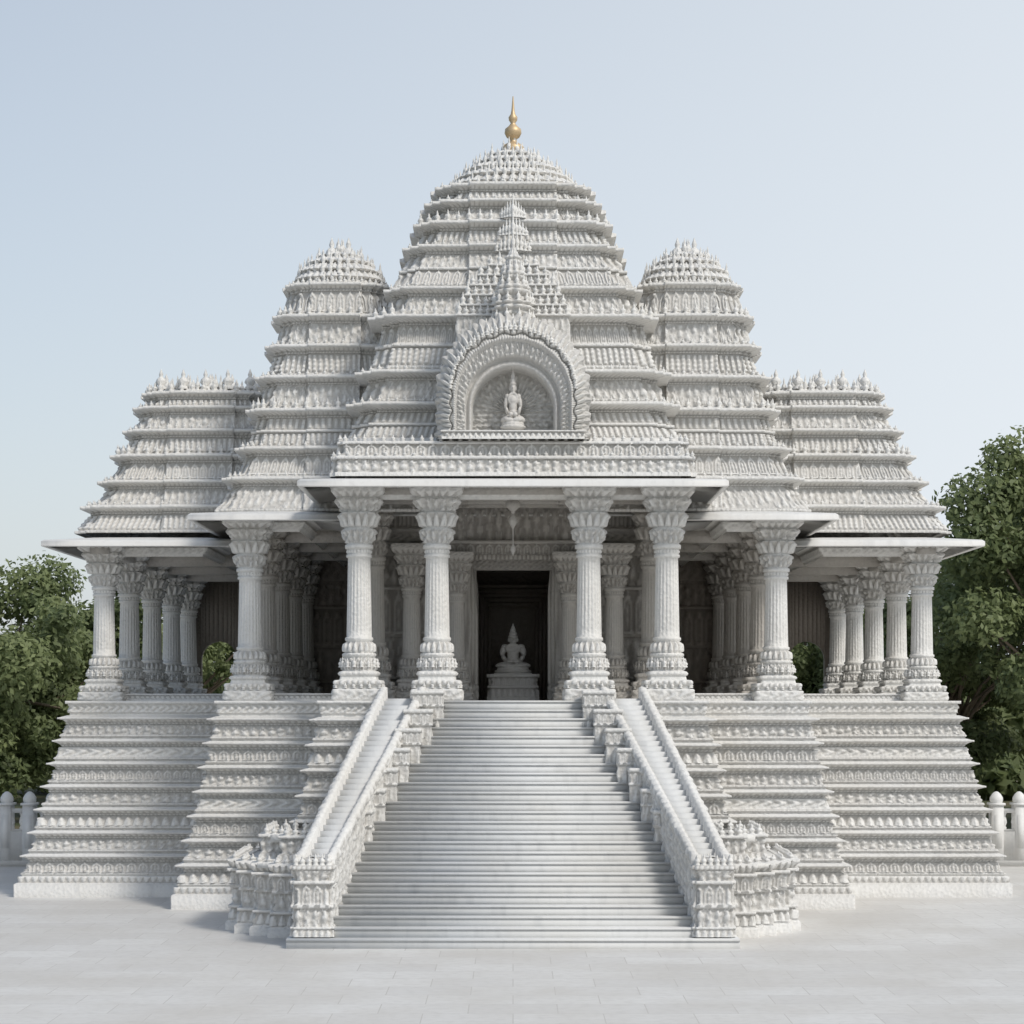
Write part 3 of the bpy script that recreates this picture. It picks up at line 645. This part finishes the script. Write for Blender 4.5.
# ------------------------------------------------------------------ fences
def fence(name,s):
    a=Acc(); y=54.5
    xa,xb=sorted((s*12.2,s*34.0))
    a.box(xa,xb,y-.28,y+.28,0,.16); a.box(xa,xb,y-.2,y+.2,.16,.95)
    for x in np.arange(0,21.8,.27):
        xx=s*(12.3+x); 
        V,Q=lathe_arr([(.07,0),(.07,.06),(.045,.1),(.085,.2),(.06,.32),(.04,.36),(.07,.44),(.07,.46)],8); a.add(V+np.array([xx,y,.99]),Q)
    a.box(xa,xb,y-.14,y+.14,.95,1.0); a.box(xa,xb,y-.13,y+.13,1.45,1.56)
    for x in np.arange(0,22,.62):
        xx=s*(12.55+x); a.box(xx-.15,xx+.15,y-.22,y+.24,.0,1.66); a.box(xx-.19,xx+.19,y-.26,y+.285,1.66,1.72)
        V,Q=lathe_arr([(.15,0),(.18,.05),(.18,.14),(.12,.24),(.05,.3),(.01,.31)],14); a.add(V+np.array([xx,y,1.72]),Q)
        a.box(xx-.1,xx+.1,y-.235,y-.2,.5,1.4)
    a.obj(name,M_S)
fence('marble_fence',-1); fence('marble_fence',1)

# ------------------------------------------------------------------ trees
def leafmat():
    m,nt,b,out=newmat('foliage')
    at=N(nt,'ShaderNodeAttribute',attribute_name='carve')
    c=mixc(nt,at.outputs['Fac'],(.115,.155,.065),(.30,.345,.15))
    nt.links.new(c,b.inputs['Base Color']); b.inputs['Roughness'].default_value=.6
    tr=N(nt,'ShaderNodeBsdfTranslucent'); nt.links.new(c,tr.inputs['Color'])
    mx=N(nt,'ShaderNodeMixShader'); mx.inputs[0].default_value=.42
    nt.links.new(b.outputs[0],mx.inputs[1]); nt.links.new(tr.outputs[0],mx.inputs[2]); nt.links.new(mx.outputs[0],out.inputs[0])
    return m
M_L=leafmat()
M_B,nt,b,_=newmat('bark'); n1=N(nt,'ShaderNodeTexNoise'); n1.inputs['Scale'].default_value=4; nt.links.new(mixc(nt,n1.outputs[0],(.15,.11,.08),(.34,.27,.2)),b.inputs['Base Color']); b.inputs['Roughness'].default_value=.9
def crown_mesh(name,clumps,per,size,seed):
    r=np.random.default_rng(seed); Vs=[];Cs=[]
    for (c,rad) in clumps:
        n=int(per*rad*rad)
        d=r.normal(size=(n,3)); d/=np.linalg.norm(d,axis=1)[:,None]; d[:,2]*=.8
        rr=rad*(r.random(n)**.4)*(1+.55*(vn(d[:,0]*2.6+c[0],d[:,1]*2.6+d[:,2]*2.4,seed)-.4))
        p=np.array(c)+d*rr[:,None]
        nn=d*.8+r.normal(size=(n,3))*.55+np.array([.15,-.2,.5]); nn/=np.linalg.norm(nn,axis=1)[:,None]
        t=np.cross(nn,r.normal(size=(n,3))); t/=np.linalg.norm(t,axis=1)[:,None]; bt=np.cross(nn,t)
        s=(size*(.6+.8*r.random(n)))[:,None]
        q=np.stack([p-t*s,p-bt*s*.5,p+t*s,p+bt*s*.5],1)
        Vs.append(q.reshape(-1,3))
        base=.15+.5*r.random()
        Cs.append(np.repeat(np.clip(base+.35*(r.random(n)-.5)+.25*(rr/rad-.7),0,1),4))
    a=Acc(); V=np.concatenate(Vs); a.add(V,np.arange(len(V)).reshape(-1,4),np.concatenate(Cs)); return a
def tube(a,p0,p1,r0,r1,seg=8,n=5,wob=.0):
    p0=np.array(p0,float);p1=np.array(p1,float); d=p1-p0; L=np.linalg.norm(d); d/=L
    u=np.cross(d,[.3,.9,.1]); u/=np.linalg.norm(u); w=np.cross(d,u); th=np.arange(seg)/seg*2*PI
    rows=[]
    for i in range(n):
        t=i/(n-1); c=p0+(p1-p0)*t+ (u*math.sin(t*5)+w*math.cos(t*4))*wob*math.sin(PI*t); rad=r0+(r1-r0)*t
        rows.append(c+rad*(np.cos(th)[:,None]*u+np.sin(th)[:,None]*w))
    a.add(np.stack(rows),gridq(n,seg,True))
def tree(name,x,y,h,rad,seed,low=.25,src=None):
    r=np.random.default_rng(seed); root=empty(name); root.location=(x,y,0)
    if src:
        for ch in src.children: inst(ch.name.split('.')[0],ch.data,root)
        return root
    clumps=[]; zc=h*(low+1)/2; hz=h*(1-low)/2
    k=0
    while len(clumps)<95 and k<4000:
        k+=1
        d=r.normal(size=3); d/=np.linalg.norm(d); q=r.random()**.4*.88
        d=np.sign(d)*np.abs(d)**.85
        c=(d[0]*rad*q,d[1]*rad*q,zc+d[2]*hz*q); cr=rad*(.10+.14*r.random())
        if all(np.linalg.norm(np.array(c)-np.array(o[0]))>.7*min(cr,o[1]) for o in clumps): clumps.append((c,cr))
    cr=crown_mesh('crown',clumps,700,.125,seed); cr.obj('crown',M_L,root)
    t=Acc(); tube(t,(0,0,-.1),(.2,.1,h*.45),.34*h/12,.2*h/12,12,8,.2)
    for (c,_) in clumps[::2]:
        tube(t,(.1,.05,h*(.22+.2*r.random())),c,.09,.03,6,6,.3)
    t.obj('trunk',M_B,root,smooth=True)
    return root
t1=tree('broadleaf_tree',-19.8,74,10.4,6.3,11,.05)
t2=tree('broadleaf_tree',20.6,71,15.4,6.1,21,.2)
t3=tree('broadleaf_tree',17.6,80,10.8,4.5,15,.12)
for x,y,src,rz in ((-29,72,t2,1.2),(28.5,76,t1,2.),(-14.2,84,t3,.6),(12.5,86,t1,3.)):
    o=tree('broadleaf_tree',x,y,0,0,0,0,src); o.rotation_euler.z=rz
r=np.random.default_rng(3); cl=[]
for i in range(230):
    x=r.uniform(-75,75); y=r.uniform(92,102); cl.append(((x,y,r.uniform(.5,5.8)+.8*math.sin(x*.3)),r.uniform(1.3,2.4)))
for i in range(110):
    x=r.uniform(-60,60); cl.append(((x,r.uniform(88,91),r.uniform(.4,1.8)),r.uniform(1.1,1.7)))
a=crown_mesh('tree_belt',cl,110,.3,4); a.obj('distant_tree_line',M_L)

# ------------------------------------------------------------------ light, sky, camera
sun_az=math.radians(46)
sun_el=math.radians(46)
sd=np.array([math.sin(sun_az)*math.cos(sun_el),-math.cos(sun_az)*math.cos(sun_el),math.sin(sun_el)])
L=bpy.data.lights.new('sun','SUN'); L.energy=2.1; L.angle=math.radians(12.0); L.color=(1,.955,.89)
lo=bpy.data.objects.new('sun',L); scene.collection.objects.link(lo); lo.location=(40,-20,50)
from mathutils import Vector
lo.rotation_euler=Vector(tuple(sd)).to_track_quat('Z','Y').to_euler()
w=bpy.data.worlds.new('World'); scene.world=w; w.use_nodes=True; nt=w.node_tree; nt.nodes.clear()
out=nt.nodes.new('ShaderNodeOutputWorld'); bg=nt.nodes.new('ShaderNodeBackground'); sk=nt.nodes.new('ShaderNodeTexSky')
sk.sky_type='NISHITA'; sk.sun_disc=False; sk.sun_elevation=sun_el; sk.sun_rotation=math.atan2(sd[0],sd[1])
sk.air_density=1.2; sk.dust_density=2.5; sk.ozone_density=1.5; sk.altitude=0
geo=N(nt,'ShaderNodeTexCoord'); sep=N(nt,'ShaderNodeSeparateXYZ'); nt.links.new(geo.outputs['Generated'],sep.inputs[0])
hx=N(nt,'ShaderNodeMath',operation='MULTIPLY_ADD'); nt.links.new(sep.outputs['X'],hx.inputs[0]); hx.inputs[1].default_value=.7; hx.inputs[2].default_value=.84
hz_=N(nt,'ShaderNodeMath',operation='MULTIPLY_ADD',use_clamp=True); nt.links.new(sep.outputs['Z'],hz_.inputs[0]); hz_.inputs[1].default_value=-.55; nt.links.new(hx.outputs[0],hz_.inputs[2])
hz=mixc(nt,hz_.outputs[0],sk.outputs[0],(6.7,7.15,7.6))
nt.links.new(hz,bg.inputs[0]); bg.inputs[1].default_value=.12
nt.links.new(bg.outputs[0],out.inputs[0])
cam=bpy.data.cameras.new('camera'); co=bpy.data.objects.new('camera',cam); scene.collection.objects.link(co)
co.location=(0,0,EYE); co.rotation_euler=(PI/2,0,0); cam.sensor_width=36; cam.lens=F/1024*36; cam.shift_y=188/1024; cam.shift_x=-.001; cam.clip_end=4000; cam.clip_start=.5
scene.camera=co
scene.view_settings.view_transform='Standard'; scene.view_settings.look='None'; scene.view_settings.exposure=0
